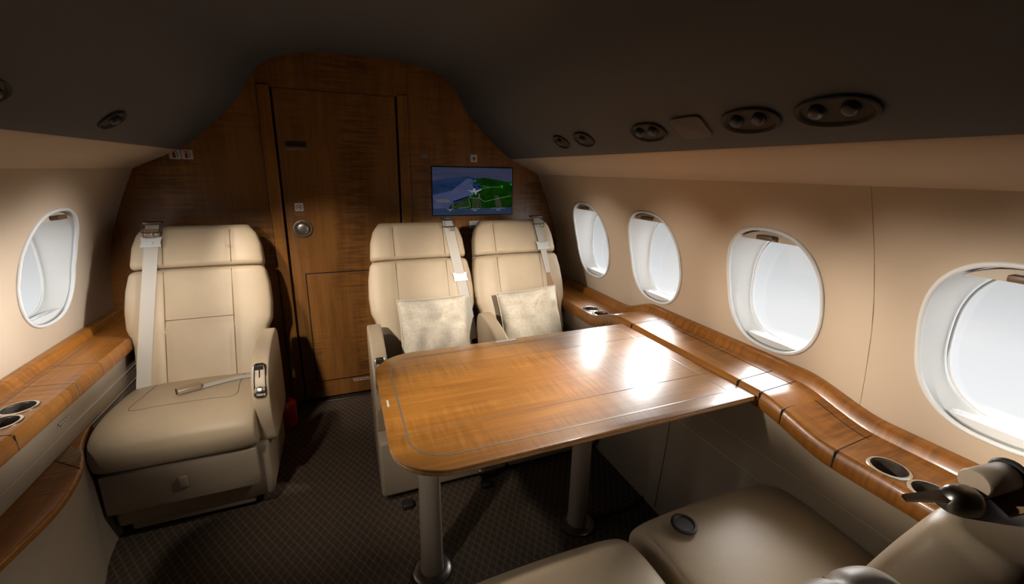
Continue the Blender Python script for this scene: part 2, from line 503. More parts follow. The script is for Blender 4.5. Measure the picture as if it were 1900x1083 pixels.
def slope_seam(mb, y, dy=0.):
    z = zr(y)
    mb.add(*seam_box(1.122, 1.29, y, y + dy, z), 1)
    mb.add(*box((1.1225, y, z - .024), (.004, .003, .044)), 1)
for y in (1.40, .863, .785, .712, .562): slope_seam(rl, y, .01)
for y0, y1 in ((1.40, .863), (.863, .785), (.712, .562)):
    rl.add(*loft([[(1.2607, y, zr(y) - .001), (1.2607, y, zr(y) + .0007), (1.2633, y, zr(y) + .0007), (1.2633, y, zr(y) - .001)] for y in ys(y0, y1, 40)]), 1)
def to_local(mb, o): 
    mb.v = [tuple(Vector(p) - o.location) for p in mb.v]; return mb
rtop = obj('ledge_top', to_local(rbody, R), ['ledge_veneer', 'dark_gap'], R, angle=25)
def cup(par, name, c, r, label=None):
    mb = MB().add(*loft([[(c[0] + rr * math.cos(2 * PI * k / 48), c[1] + rr * math.sin(2 * PI * k / 48), c[2] + h) for k in range(48)] for rr, h in ((r - .005, -.002), (r - .004, .003), (r + .000, .0036), (r + .0035, .0015), (r + .0035, -.002))], cap=False, loop=True))
    ringo = obj(name, to_local(mb, par), 'chrome', par)
    mi = MB().add(*loft([[(c[0] + rr * math.cos(2 * PI * k / 40), c[1] + rr * math.sin(2 * PI * k / 40), c[2] + h) for k in range(40)] for rr, h in ((r - .0045, .003), (r - .006, -.04), (r - .009, -.075), (r - .012, -.078), (.001, -.078))], cap=False))
    obj('cup_well', to_local(mi, par), 'cup_inside', ringo)
def cyl(c, r, h0, h1, N=40):
    return loft([[(c[0] + r * math.cos(2 * PI * k / N), c[1] + r * math.sin(2 * PI * k / N), c[2] + h) for k in range(N)] for h in (h0, h1)])
cr = [(1.184, 1.812, zr(1.812)), (1.188, 1.726, zr(1.73)), (1.178, .474, zr(.474)), (1.172, .388, zr(.39))]
def loc_solid(sol, o): return ([tuple(Vector(p) - o.location) for p in sol[0]], sol[1])
def cut_child(ch, par, solids):
    # the child sits at its thing's origin: work in the child's own space
    ch.parent = None; ch.location = (0, 0, 0)
    cut(ch, [loc_solid(s, par) for s in solids]); ch.parent = par
cut_child(rtop, R, [cyl(c, .0385, -.3, .05) for c in cr]); append_mesh(rtop, to_local(rl, R))
for c in cr: cup(R, 'cup_holder', c, .040)
L = thing('side_ledge', 'orange wood ledge below the single left-hand window, with two large cup holders', 'ledge', (-.93, 1.0, .6))
lbody = MB().add(*loft([ledge_sec(-1, y, .632) for y in ys(YB - .002, Y0L, 60)])); ll = MB()
for y in (2.10, 1.86, 1.70, 1.40):
    ll.add(*seam_box(-.85, -.99, y, y + .02, .632), 1); ll.add(*box((-.8465, y, .608), (.004, .0025, .044)), 1)
for y0, y1 in ((2.1, 1.40),): ll.add(*seam_box(-.975, -.975, y0, y1, .632), 1)
ltop = obj('ledge_top', to_local(lbody, L), ['ledge_veneer', 'seam_thread'], L, angle=25)
cL = [(-.918, 1.562, .632), (-.912, 1.476, .632)]
cut_child(ltop, L, [cyl(c, .039, -.3, .05) for c in cL]); append_mesh(ltop, to_local(ll, L))
for c in cL: cup(L, 'cup_holder', c, .041)

def side_panel(s, name, seams, vseams):
    xt, xb = (1.134, 1.098) if s > 0 else (.870, .845)
    th = .05
    mb = MB()
    rings = []
    for y in ys(YB - .002, Y0L, 40):
        zt_ = (zr(y) if s > 0 else .632) - .05
        rings.append([(s * xb, y, .0), (s * (xb * .5 + xt * .5 + .004), y, .3), (s * xt, y, zt_), (s * (xt + th), y, zt_), (s * (xb + th), y, .0)])
    mb.add(*loft(rings))
    def px(z): return interp([(0, xb), (.3, xb * .5 + xt * .5 + .004), (.6, xt)], z)
    for z, y0, y1 in seams:
        mb.add(*box((s * (px(z) - .0002), (y0 + y1) / 2, z), (.003, abs(y1 - y0), .0022)), 1)
    for y in vseams:
        mb.add(*tube([(s * px(z), y, z) for z in (.01, .3, .42)], .0016, 6), 2)
    o = obj(name, mb, ['panel_leather', 'pale_seam', 'dark_gap'], smooth=False); o['kind'] = 'structure'
side_panel(1, 'trim_7', [(.428, 1.11, Y0L), (.515, YB - .01, Y0L)], [1.12])
side_panel(-1, 'trim_8', [(.50, YB - .01, Y0L), (.445, YB - .01, 1.70)], [])
# tiny placards on the left side panel
for y, z, dy in ((1.635, .535, .06), (1.98, .425, .05)):
    mb = dashes(y, z, dy, 2, .0045, int(y * 100), lambda a, b, h: (-.8655 + h, a, b))
    o = obj('placard', mb, 'pale_print', origin=(-.866, y, z))
    tag(o, 'two short lines of white print on the left side panel ' + ('below the cup holders' if y < 1.7 else 'beside the single seat cushion'), 'placard', 'placards on the left side panel')
mb = dashes(1.236, 1.36, .06, 3, .004, 8, lambda a, b, h: (a, b + .09, zr(1.36) + h + .0004))

# low curved wooden shelf in the left corner
shelf = thing('low_shelf', 'low curved wooden shelf with printed notice, left of the single seat', 'shelf', (-.85, 1.4, 0))
out = catmull([(-.872, 1.80, 0), (-.856, 1.72, 0), (-.832, 1.62, 0), (-.795, 1.54, 0), (-.765, 1.44, 0), (-.752, 1.31, 0), (-.766, 1.19, 0), (-.79, 1.06, 0), (-.835, .93, 0), (-.872, .88, 0)], 7)
poly = [(p.x, p.y) for p in out]
mb = MB().add(*prism(list(reversed(poly)), lambda a, b, h: (a, b, .428 + h), .024, .007))
mb.add(*seam_box(-.865, -.775, 1.545, 1.475, .4521, .002), 1)
obj('shelf_top', to_local(mb, shelf), ['ledge_veneer', 'dark_gap'], shelf)
lo = [(-.872 + (x + .872) * .86, y) for x, y in poly]
lo2 = [(-.85 + (x + .872) * .55, y * .9 + .13) for x, y in poly]
mb = MB().add(*loft([[(x, y, .428) for x, y in lo], [(x, y, .25) for x, y in lo], [(x, y, .005) for x, y in lo2]]))
obj('shelf_body', to_local(mb, shelf), 'panel_leather', shelf)
mb = MB()
rnd = random.Random(4)
for i in range(6):
    x = -.856 + i * .0075
    mb.join(dashes(1.575 - i * .006, x, .085 - .010 * (i % 3), 1, .0024, 40 + i, lambda p, q, h: (q + (1.62 - p) * .10, p, .4522 + h)))
obj('shelf_text', to_local(mb, shelf), 'pale_print', shelf)

# ------------------------------------------------------------------ windows
def portal(x, y, s):
    li = bpy.data.lights.new('window_daylight', 'AREA'); li.shape = 'ELLIPSE'; li.size = WB * 1.85; li.size_y = WA * 1.85
    li.cycles.is_portal = True
    o = bpy.data.objects.new('window_daylight', li); C.objects.link(o); o.location = (x, y, WZ)
    o.rotation_euler = (0, s * PI / 2, 0)
wi = 0
for s in (1, -1):
    for y in WY_R:
        wi += 1
        if s < 0:
            if y < .5: continue
            y -= .02
        w = thing('window_%d' % wi, None, None, (XC + s * hw(WZ), y, WZ)); w['kind'] = 'structure'
        def xat(q): return s * (hw(WZ + q) - hw(WZ))
        N = 72
        pq = [se(WA, WB, WN, k, N) for k in range(N)]
        rim = MB().add(*tube([(xat(q) - s * .001, p, q) for p, q in pq], .0062, 10, True))
        obj('rim', rim, 'window_rim', w)
        # funnel liner back to the pane
        rings = []
        for t, k in ((0, .998), (.12, .985), (.35, .96), (.7, .925), (1., .90)):
            rings.append([(xat(q) * (1 - t) + s * (.002 + .100 * t), p * k, q * k) for p, q in pq])
        ro = [[(xx + s * .004, p * 1.03, q * 1.03) for xx, p, q in r] for r in reversed(rings)]
        obj('liner', MB().add(*loft(rings + ro, cap=False, loop=True)), 'liner', w)
        k = .92
        obj('pane', MB().add(*loft([[(s * xo, p * k, q * k) for p, q in pq] for xo in (.099, .102)])), 'pane_glass', w)
        obj('gasket', MB().add(*tube([(s * .096, p * .86, q * .86) for p, q in pq], .003, 6, True)), 'liner', w)
        # raised shade at the top, with its pull tab, and a flat lip at the bottom
        top = [(p, q) for p, q in pq if q > .172]; top.sort()
        sh = obj('shade', MB().add(*prism([(p * .955, q * .955) for p, q in top], lambda a, b, h: (s * (.012 + h) + xat(.18), a, b), .035)), 'shade_fabric', w, smooth=False)
        obj('shade_tab', MB().add(*box((s * .002 + xat(.19), -.0, .180), (.026, .055, .014), .003)), 'latch_brown', sh)
        bot = [(p, q) for p, q in pq if q < -.178]; bot.sort()
        mb = MB()
        for j, dx in enumerate((.010, .022, .034)):
            mb.add(*prism([(p * .955, q * .955) for p, q in bot], lambda a, b, h: (s * (dx + h) + xat(-.18), a, b), .007))
        obj('sill_lip', mb, 'window_rim', w, smooth=False)
        portal(XC + s * (hw(WZ) + .12), y, s)

# ------------------------------------------------------------------ seats
def seat(label, loc, rotz=0, arms=(), group='cream leather cabin seats', back='tall', belt=None, lap=False, nseam=True, base_w=.245, ws=1., skirt=None):
    t = thing('cabin_seat', label, 'seat', loc, rotz, group)
    # --- cushion: side profile lofted across the width
    prof = catmull([(.44, .43, 0), (.30, .452, 0), (.14, .462, 0), (.05, .452, 0), (.0, .424, 0), (-.02, .385, 0), (-.012, .335, 0), (.008, .305, 0), (.06, .292, 0), (.25, .288, 0), (.44, .292, 0)], 5)
    W = .243; rings = []; cy, cz = .2, .37
    for k in range(33):
        u = -1 + 2 * k / 32; x = W * math.sin(u * PI / 2) if abs(u) < 1 else W * u
        e = (1 - min(1, abs(x) / W) ** 7) ** (1 / 4) if abs(x) < W else .0
        f = .80 + .2 * e; crown = .010 * (1 - (x / W) ** 2)
        ring = []
        for p in prof:
            yy = cy + (p.x - cy) * (.9 + .1 * e); zz = cz + (p.y - cz) * f + (crown if p.y > .4 else 0)
            ring.append((x, yy, zz))
        rings.append(ring)
    mb = MB().add(*loft(rings))
    def topz(x, y):
        for a, b in zip(prof, prof[1:]):
            if b.x <= y <= a.x and a.y > .37: 
                zz = a.y + (b.y - a.y) * (a.x - y) / max(1e-6, a.x - b.x); break
        else: zz = .44
        e = (1 - min(.9999, abs(x) / W) ** 7) ** .25
        return cz + (zz - cz) * (.8 + .2 * e) + .010 * (1 - (x / W) ** 2)
    if nseam:
        ins = [(-.155, .37), (-.16, .25), (-.165, .135), (-.08, .128), (0, .126), (.08, .128), (.165, .135), (.16, .25), (.155, .37)]
        ins = [(p.x, p.y) for p in catmull([(a, b, 0) for a, b in ins], 5)]
        mb.add(*tube([(a, b, topz(a, b) - .0004) for a, b in ins], .0016, 6), 1)
    obj('seat', mb, ['cream_leather', 'seam_thread'], t)
    # --- backrest and headrest: superellipse rings along a leaning spine
    if back == 'tall': S = [(.40, .36), (.55, .415), (.70, .475), (.90, .555), (1.07, .625)]
    else: S = [(.40, .37), (.55, .40), (.70, .435), (.80, .465), (.90, .50)]
    k0 = 1.0 if back == 'tall' else .0
    def sp(z): return interp(S, z)
    sp_pts = catmull([(0, y, z) for z, y in S], 10)
    tab = sorted([(p.z, p.y) for p in sp_pts])
    def spine(z):
        y = interp(tab, z); dy = (interp(tab, z + .01) - interp(tab, z - .01)) / .02
        n = Vector((0, -1, dy)).normalized()
        return Vector((0, y, z)), n
    if back == 'tall':
        WT = [(.40, .225), (.50, .238), (.60, .243), (.635, .252), (.665, .268), (.74, .273), (.82, .268), (.90, .252)]
        zs0, zs1, zh0, zh1 = .41, .897, .903, 1.072
    else:
        WT = [(.40, .225), (.50, .24), (.60, .265), (.72, .27)]
        zs0, zs1, zh0, zh1 = .41, .722, .728, .90
    HWT = [(zh0, .252), (zh0 + .09, .243), (zh0 + .135, .228), (zh1, .205)]
    WT = [(a, b * ws) for a, b in WT]; HWT = [(a, b * ws) for a, b in HWT]
    DEP, NN, NR = .058, 4.5, 112
    VS = .125
    def ringat(z, w, d, puff=0., lo=.0, seam=True):
        c, n = spine(z); ctr = c - n * DEP; out = []
        for k in range(NR):
            p, q = se(w, d, NN, k, NR)
            if q > 0 and seam:
                q -= .006 * math.exp(-((abs(p) - VS) / .010) ** 2)
                q += puff * (1 - (p / w) ** 2) * .012
            out.append(ctr + Vector((1, 0, 0)) * p + n * q)
        return out
    def block(z0, z1, wt, zmid=None):
        rings = []; r = .022
        n = 44
        for i in range(n + 1):
            z = z0 + (z1 - z0) * (.5 - .5 * math.cos(PI * i / n))
            e = min(1, (z - z0) / r, (z1 - z) / r); e = max(0, e)
            rd = math.sqrt(max(0, 1 - (1 - e) ** 2))
            g = 0
            if zmid: g = .005 * math.exp(-((z - zmid) / .008) ** 2)
            w = interp(wt, z) - .018 * (1 - rd); d = DEP * (.62 + .38 * rd) - g * 0
            ring = ringat(z, w, d)
            if g:
                _, nn_ = spine(z)
                ring = [p - nn_ * g if (abs(p.x) < VS and (p - spine(z)[0]).dot(nn_) > -.03) else p for p in ring]
            rings.append(ring)
        return loft(rings)
    def front(x, z, w, lift=0.):
        c, n = spine(z); q = DEP * max(0, 1 - (abs(x) / w) ** NN) ** (1 / NN)
        return c - n * DEP + n * (q + lift) + Vector((x, 0, 0))
    zmid = .69 if back == 'tall' else None
    mb = MB().add(*block(zs0, zs1, WT, zmid))
    for x in (-VS, VS):
        pts = [front(x, z, interp(WT, z), -.0043) for z in ys(zs0 + .02, zs1 - .012, 30)]
        mb.add(*tube(pts, .0017, 6), 1)
    if zmid:
        mb.add(*tube([front(x, zmid, .27, -.0035) for x in ys(-VS, VS, 12)], .0016, 6), 1)
    obj('backrest', mb, ['cream_leather', 'seam_thread'], t)
    mb = MB().add(*block(zh0, zh1, HWT))
    for x in (-VS, VS):
        mb.add(*tube([front(x, z, interp(HWT, z), -.0043) for z in ys(zh0 + .012, zh1 - .02, 16)], .0017, 6), 1)
    obj('headrest', mb, ['cream_leather', 'seam_thread'], t)
    # back shell behind, closes the gap between the blocks
    rings = []
    for z in ys(.30, zh1 - .03, 14):
        c, n = spine(max(.40, z)); w = (interp(WT, z) if z < zh0 else interp(HWT, z)) - .012
        ctr = Vector((0, c.y, z)) - n * .105
        rings.append([ctr + Vector((p, 0, 0)) + n * q for p, q in (se(w, .062, 3.4, k, 40) for k in range(40))])
    obj('back_shell', MB().add(*loft(rings)), 'cream_leather', t)
    # --- base: skirt, pedestal, pull-out front panel
    mb = MB().add(*box((0, .24, .205), (.44, .40, .17), .012)).add(*box((0, .27, .075), (.40, .42, .11), .012)).add(*box((0, .27, .012), (.34, .36, .024)), 1)
    if skirt:
        x0, x1, y0, z0 = skirt
        mb.add(*box(((x0 + x1) / 2, (y0 + .46) / 2, (z0 + .284) / 2), (x1 - x0, .46 - y0, .284 - z0), .015, 3))
    obj('base', mb, ['panel_leather', 'dark_plastic'], t)
    mb = MB().add(*box((0, .02, .218), (base_w * 2 - .02, .028, .158), .006))
    fp = obj('front_panel', mb, 'panel_leather', t)
    obj('pull_tab', MB().add(*box((.0, .0015, .222), (.026, .012, .044), .004)), 'panel_leather', fp)
    # --- armrests
    for ax, lever in arms:
        pr = catmull([(.43, .50, 0), (.42, .60, 0), (.385, .640, 0), (.32, .642, 0), (.22, .628, 0), (.13, .598, 0), (.075, .55, 0), (.052, .49, 0), (.05, .41, 0), (.065, .33, 0), (.085, .275, 0), (.16, .262, 0), (.30, .262, 0), (.42, .275, 0)], 5)
        rings = []; AW = .030; cy2, cz2 = .25, .44
        for k in range(17):
            u = -1 + 2 * k / 16; x = AW * math.sin(u * PI / 2)
            e = (1 - min(1, abs(u)) ** 4) ** .5
            rings.append([(ax + x, cy2 + (p.x - cy2) * (.93 + .07 * e), cz2 + (p.y - cz2) * (.925 + .075 * e)) for p in pr])
        am = obj('armrest', MB().add(*loft(rings)), 'cream_leather', t)
        if lever:
            # chrome recline control let into the sloping front of the arm
            a, b = Vector((ax, .112, .590)), Vector((ax, .054, .482))
            up = (a - b).normalized(); nn = Vector((0, -up.z, up.y)); mid = (a + b) / 2 + nn * .009; hl = (a - b).length / 2
            M = Matrix((Vector((1, 0, 0)), nn, up)).transposed()
            path = [mid + Vector((1, 0, 0)) * p + up * q + nn * .002 for p, q in (se(.019, hl, 5, k, 40) for k in range(40))]
            mb = MB().add(*tube(path, .005, 8, True)).add(*box(mid - nn * .0115, (.036, .026, hl * 2 - .004), .002, 2, M), 1).add(*box(mid + nn * .003 + up * .008, (.004, .003, hl * 1.1), 0, 1, M), 2)
            mb.add(*box(mid + nn * .003 + up * (hl - .014), (.03, .006, .016), .002, 2, M), 2)
            fr = obj('control_frame', mb, ['chrome', 'cream_leather', 'dark_gap'], am)
            obj('lever', MB().add(*box(mid + nn * .007 - up * (hl - .024), (.030, .014, .024), .005, 3, M)), 'chrome', fr)
    # --- shoulder belt
    if belt:
        bx, dxb, zend, kz, tan = belt['x'], belt['dx'], belt['zend'], belt['keeper'], belt.get('tan')
        pts = []; ztop = zh1 - .004
        def off(z):
            w = interp(WT, z) if z < zh0 else interp(HWT, z)
            f = (ztop - z) / (ztop - zend); x = bx + dxb * f
            return front(x, z, max(w, abs(x) + .01), .0045)
        ctop, ntop = spine(zh1)
        pts.append(Vector((bx, ctop.y + .05, zh1 + .006))); pts.append(Vector((bx, ctop.y + .008, zh1 + .010)))
        zz = ys(ztop - .012, zend, 26); pts += [off(z) for z in zz]
        if not tan:
            sb = obj('shoulder_belt', MB().add(*ribbon(pts, (1, 0, 0), .050)), 'webbing', t)
        else:  # narrows and twists half-way down, tan side out below
            i = next(k for k, p in enumerate(pts) if p.z < .80)
            wd = [(.05 if k < 2 else .05 - .022 * min(1, k / i)) for k in range(i + 1)]
            sb = obj('shoulder_belt', MB().add(*ribbon(pts[:i + 1], (1, 0, 0), wd)), 'webbing', t)
            wd = [.018 + .034 * min(1, k / 6) for k in range(len(pts) - i)]
            obj('belt_tail', MB().add(*ribbon([p for p in pts[i:]], (1, 0, 0), wd)), 'tan_webbing', sb)
        # guide on the crown of the headrest
        g = Vector((bx, ctop.y - .004, zh1 + .012))
        mb = MB().add(*box(g + Vector((0, .02, .002)), (.066, .035, .007), .003)).add(*tube([g + Vector((-.032, -.016, -.002)), g + Vector((-.032, -.03, -.035)), g + Vector((.032, -.03, -.035)), g + Vector((.032, -.016, -.002))], .003, 8, True))
        mb.add(*tube([g + Vector((.006, -.036, -.036)), g + Vector((.010, -.040, -.052)), g + Vector((.026, -.040, -.052)), g + Vector((.028, -.036, -.038))], .0026, 8))
        obj('belt_guide', mb, 'dark_chrome', sb)
        p = off(kz); q = off(kz - .02); up = (p - q).normalized(); nn = Vector((0, -up.z, up.y)); M = Matrix((Vector((1, 0, 0)), nn, up)).transposed()
        out = [(-.037, -.022), (-.033, 0), (-.037, .022), (-.024, .022), (-.018, .016), (.018, .016), (.024, .022), (.037, .022), (.033, 0), (.037, -.022)]
        kb = obj('belt_keeper', MB().add(*prism(list(reversed(out)) if False else out, lambda a, b, h: p + Vector((1, 0, 0)) * a + up * b + nn * (.001 + h), .006)), 'keeper_plastic', sb, smooth=False)
        if belt.get('tongue'):
            mb = MB().add(*tube([p + Vector((-.027, 0, 0)) + up * .022 + nn * .006, p + Vector((-.029, 0, 0)) + up * .055 + nn * .008, p + Vector((.029, 0, 0)) + up * .055 + nn * .008, p + Vector((.027, 0, 0)) + up * .022 + nn * .006], .0028, 8, True))
            mb.add(*box(p + up * .042 + nn * .005, (.05, .006, .024), .002, 2, M), 1).add(*box(p - up * .004 + nn * .008, (.014, .006, .014), .002, 2, M), 2)
            obj('belt_tongue', mb, ['chrome', 'buckle_tan', 'keeper_plastic'], sb)
    if lap:
        zc = lambda x, y: topz(x, y) + .004
        path = [(.235, .33), (.20, .315), (.14, .295), (.08, .262), (.03, .235)]
        path = catmull([(x, y, zc(x, y) + .003) for x, y in path], 5)
        lb = obj('lap_belt', MB().add(*ribbon(path, (.3, 1, 0), .024, .004)), 'webbing', t)
        a = Vector((.035, .238, zc(.03, .235) + .010)); d = Vector((-.9, -.36, 0)).normalized()
        M = Matrix((d, Vector((0, 0, 1)).cross(d), Vector((0, 0, 1)))).transposed()
        bk = obj('buckle', MB().add(*box(a + d * .042, (.078, .040, .021), .006, 3, M)), 'buckle_tan', lb)
        obj('buckle_slot', MB().add(*box(a + d * .081, (.008, .032, .015), .003, 2, M)), 'dark_plastic', bk)
    return t
sL = seat('single cream leather seat on the left, with buckle lying on its cushion', (-.600, 1.645, 0), skirt=(-.235, .268, .05, .05), arms=((.266, True),), belt=dict(x=-.155, dx=-.052, zend=.425, keeper=1.005, tongue=True), lap=True)
sA = seat('cream leather seat by the wooden door, behind the rounded table end', (.357, 1.545, 0), ws=.955, skirt=(-.285, .255, -.012, .03), arms=((-.255, True),), belt=dict(x=.153, dx=.075, zend=.50, keeper=.80))
sB = seat('cream leather seat against the right ledge, behind the table, below the screen corner', (.884, 1.545, 0), ws=.955, skirt=(-.265, .205, -.012, .03), arms=((-.250, False),), belt=dict(x=.135, dx=.055, zend=.50, keeper=.93, tan=True))
sC = seat('shadowed seat facing the table at lower right, beside the window ledge', (.895, .735, 0), PI, ws=.96, back='low', nseam=False)
sD = seat('shadowed seat facing the table near its rounded end, only its cushion edge showing', (.365, .725, 0), PI, ws=.96, back='low', nseam=False)
# recessed seat fitting on the cushion nearest the window ledge
o = obj('cushion_latch', MB().add(*turned([(.032, 0), (.032, .004), (.026, .006), (.022, .002), (.001, .001)], (.745, .655, .474), 'z')), 'dark_plastic', origin=(.745, .655, .474))
tag(o, 'small dark oval latch lying on the shadowed cushion at lower right', 'latch')
# belt reel standing on the near seat back
reel = thing('belt_reel', 'dark belt reel and buckle on top of the seat back at lower right', 'belt reel', (.79, .215, .905))
def roll(c, d, r, l, N=24):
    d = Vector(d).normalized(); u = d.cross(Vector((0, 0, 1))).normalized(); v = d.cross(u); c = Vector(c)
    return loft([[c + d * h + u * rr * math.cos(2 * PI * k / N) + v * rr * math.sin(2 * PI * k / N) for k in range(N)] for h, rr in ((-l / 2, r * .9), (-l / 2 + .003, r), (l / 2 - .003, r), (l / 2, r * .9))])
RL = Vector(reel.location)
def rl_(p): return Vector(p) - RL
ra, rb = rl_((.776, .223, .926)), rl_((.846, .214, .926))
ax_ = (rb - ra).normalized()
obj('roller', MB().add(*roll((ra + rb) / 2, ax_, .0195, (rb - ra).length - .006)), 'panel_leather', reel)
obj('bracket', MB().add(*roll(rb + ax_ * .004, ax_, .024, .007)).add(*box((ra + rb) / 2 + Vector((0, .004, -.023)), (.085, .022, .007), .002)), 'dark_plastic', reel)
dc = rl_((.756, .222, .908))
obj('buckle', MB().add(*loft([se_ring(dc + Vector((0, .0, -.012 + .030 * math.sin(a * PI / 2))), (.93, -.36, 0), (.36, .93, 0), .026 * math.cos(a * PI / 2) ** .6 + .001, .019 * math.cos(a * PI / 2) ** .6 + .001, 2.6, 28) for a in (0, .2, .4, .6, .75, .88, .96, 1.)])), 'dark_chrome', reel)
obj('tongue', MB().add(*ribbon(catmull([rl_((.742, .228, .912)), rl_((.725, .237, .910)), rl_((.705, .245, .908)), rl_((.688, .253, .906))], 5), (.3, .9, .1), [.020 - .012 * k / 15 for k in range(16)], .005)), 'dark_chrome', reel)
obj('strap', MB().add(*ribbon(catmull([rl_((.80, .200, .901)), rl_((.815, .192, .909)), rl_((.835, .185, .915)), rl_((.85, .180, .906)), rl_((.835, .176, .902))], 6), (.3, .9, .2), .030, .004)), 'tan_webbing', reel)

# ------------------------------------------------------------------ pillows
def pillow(label, loc, rot, w=.33, h=.30, seed=1, name='throw_pillow'):
    N = 34; rnd = random.Random(seed); ph = [rnd.uniform(0, 6) for _ in range(6)]
    def surf(sg):
        g = []
        for i in range(N + 1):
            row = []
            for j in range(N + 1):
                u, v = -1 + 2 * i / N, -1 + 2 * j / N
                b = max(0, (1 - u ** 4) * (1 - v ** 4)) ** .55
                pin = 1 - .05 * (1 - u * u) * (v * v) ; pin2 = 1 - .05 * (1 - v * v) * (u * u)
                wr = .009 * math.sin(7 * u + 3 * v + ph[0]) * b + .005 * math.sin(4 * v - 9 * u + ph[1]) * b + .006 * math.sin(11 * v + 2 * u + ph[2]) * b * (v > 0)
                # folds running in from the upper corners
                wr -= .016 * math.exp(-((u - .55 * v) / .12) ** 2) * (v > .2) * b
                row.append((u * w / 2 * pin2, sg * (.060 * b + wr * 1.1), v * h / 2 * pin))
            g.append(row)
        return g
    mb = MB()
    for sg in (-1, 1):
        g = surf(sg); v = [p for r in g for p in r]; n = N + 1
        f = [(i * n + j, (i + 1) * n + j, (i + 1) * n + j + 1, i * n + j + 1) for i in range(N) for j in range(N)]
        mb.add(v, f if sg < 0 else [tuple(reversed(q)) for q in f])
    o = obj(name, mb, 'linen', angle=180)
    bm = bmesh.new(); bm.from_mesh(o.data); bmesh.ops.remove_doubles(bm, verts=bm.verts[:], dist=1e-5); bmesh.ops.recalc_face_normals(bm, faces=bm.faces[:]); bm.to_mesh(o.data); bm.free()
    o.location = loc; o.rotation_euler = rot
    tag(o, label, 'pillow', 'linen pillows on the paired seats')
    # piped seam around the rim as a part
    pts = []
    for k in range(4 * N):
        e, j = divmod(k, N); t = -1 + 2 * j / N
        u, v = ((t, -1), (1, t), (-t, 1), (-1, -t))[e]
        pts.append((u * w / 2 * (1 - .05 * (1 - v * v) * u * u), 0, v * h / 2 * (1 - .05 * (1 - u * u) * v * v)))
    obj('piping', tube(pts, .0028, 6, True), 'linen', o)
    return o
pillow('square linen pillow propped upright on the seat by the door', (.382, 1.918, .590), (-.33, .0, 0), .335, .30, 3)
pillow('linen pillow leaning askew on the seat beside the right ledge', (.885, 1.915, .590), (-.36, -.05, 0), .335, .30, 8)

# ------------------------------------------------------------------ table
TZ = .69
T = thing('conference_table', 'glossy orange wood table with rounded left end and thin metal inlay', 'table', (.6, 1.12, 0))
def rrect(x0, x1, y0, y1, r, rr=.006, n=14):
    out = []
    for cx, cy, a0, q in ((x0 + r, y0 + r, PI, r), (x1 - rr, y0 + rr, 1.5 * PI, rr), (x1 - rr, y1 - rr, 0, rr), (x0 + r, y1 - r, .5 * PI, r)):
        for k in range(n + 1):
            a = a0 + k / n * PI / 2; out.append((cx + q * math.cos(a), cy + q * math.sin(a)))
    return out
def tab_edge(x0, x1, y0, y1, r, bow=.012, rr=.006):
    # the rounded end bows out slightly
    p = rrect(x0, x1, y0, y1, r, rr); ym = (y0 + y1) / 2; hy = (y1 - y0) / 2
    return [(x - bow * (1 - ((y - ym) / hy) ** 2) * (1 if x < x0 + r + .01 else 0), y) for x, y in p]
P_OUT = tab_edge(.073, 1.117, .791, 1.452, .125)
fz = lambda a, b, h: (a - .6, b - 1.12, TZ - .007 + h)
mb = MB().add(*prism(P_OUT, fz, .007, .003))
def tp(pts, z=TZ): return [(x - .6, y - 1.12, z) for x, y in pts]
def strip(pts, w, z, hgt=.0004, closed=True):
    rings = []; n = len(pts)
    for i in range(n):
        a = Vector(pts[i - 1 if (closed or i) else 0]); b = Vector(pts[(i + 1) % n if closed else min(n - 1, i + 1)])
        t = (b - a).normalized(); nn = Vector((-t.y, t.x)) * w / 2; p = Vector(pts[i])
        rings.append([(p.x + nn.x, p.y + nn.y, z - .001), (p.x + nn.x, p.y + nn.y, z + hgt), (p.x - nn.x, p.y - nn.y, z + hgt), (p.x - nn.x, p.y - nn.y, z - .001)])
    return loft(rings, True, True, closed)
for y in (.957, 1.298):
    mb.add(*strip([(.08 - .6, y - 1.12), (1.114 - .6, y - 1.12)], .0022, TZ, .0003, False), 1)
    mb.add(*box((.066 - .6, y - 1.12, TZ - .004), (.003, .0025, .004)), 1)
obj('tabletop', mb, ['table_veneer', 'seam_thread'], T)
# paler solid edge band under the veneer
mb = MB().add(*prism(tab_edge(.0735, 1.1165, .7915, 1.4515, .1245), lambda a, b, h: (a - .6, b - 1.12, TZ - .0175 + h), .0115, .004))
obj('edge_band', mb, 'edge_wood', T)
inl = tab_edge(.118, 1.062, .842, 1.404, .088, .012)
obj('metal_inlay', MB().add(*strip([(x - .6, y - 1.12) for x, y in inl], .0040, TZ, .0005)), 'inlay_metal', T)
mb = MB().add(*box((.56 - .6, 1.438 - 1.12, TZ + .0006), (.085, .016, .0022), .0008))
obj('hinge_plate', mb, 'pale_print', T)
obj('catch', MB().add(*box((.083 - .6, 1.12 - 1.12, TZ + .0004), (.006, .036, .0018), .0006)), 'pale_print', T)
mb = MB().add(*box((0, .02, TZ - .033), (.82, .42, .03), .005))
obj('under_frame', mb, 'leg_paint', T)
for lx in (.20, .765):
    mb = MB().add(*turned([(.039, .012), (.037, .06), (.035, .3), (.034, .63), (.05, .635), (.05, .645)], (lx - .6, 1.17 - 1.12, 0), 'z'))
    lg = obj('leg', mb, 'leg_paint', T)
    obj('foot_flange', MB().add(*turned([(.066, 0.002), (.066, .010), (.058, .016), (.04, .018)], (lx - .6, 1.17 - 1.12, 0), 'z')), 'dark_chrome', lg)

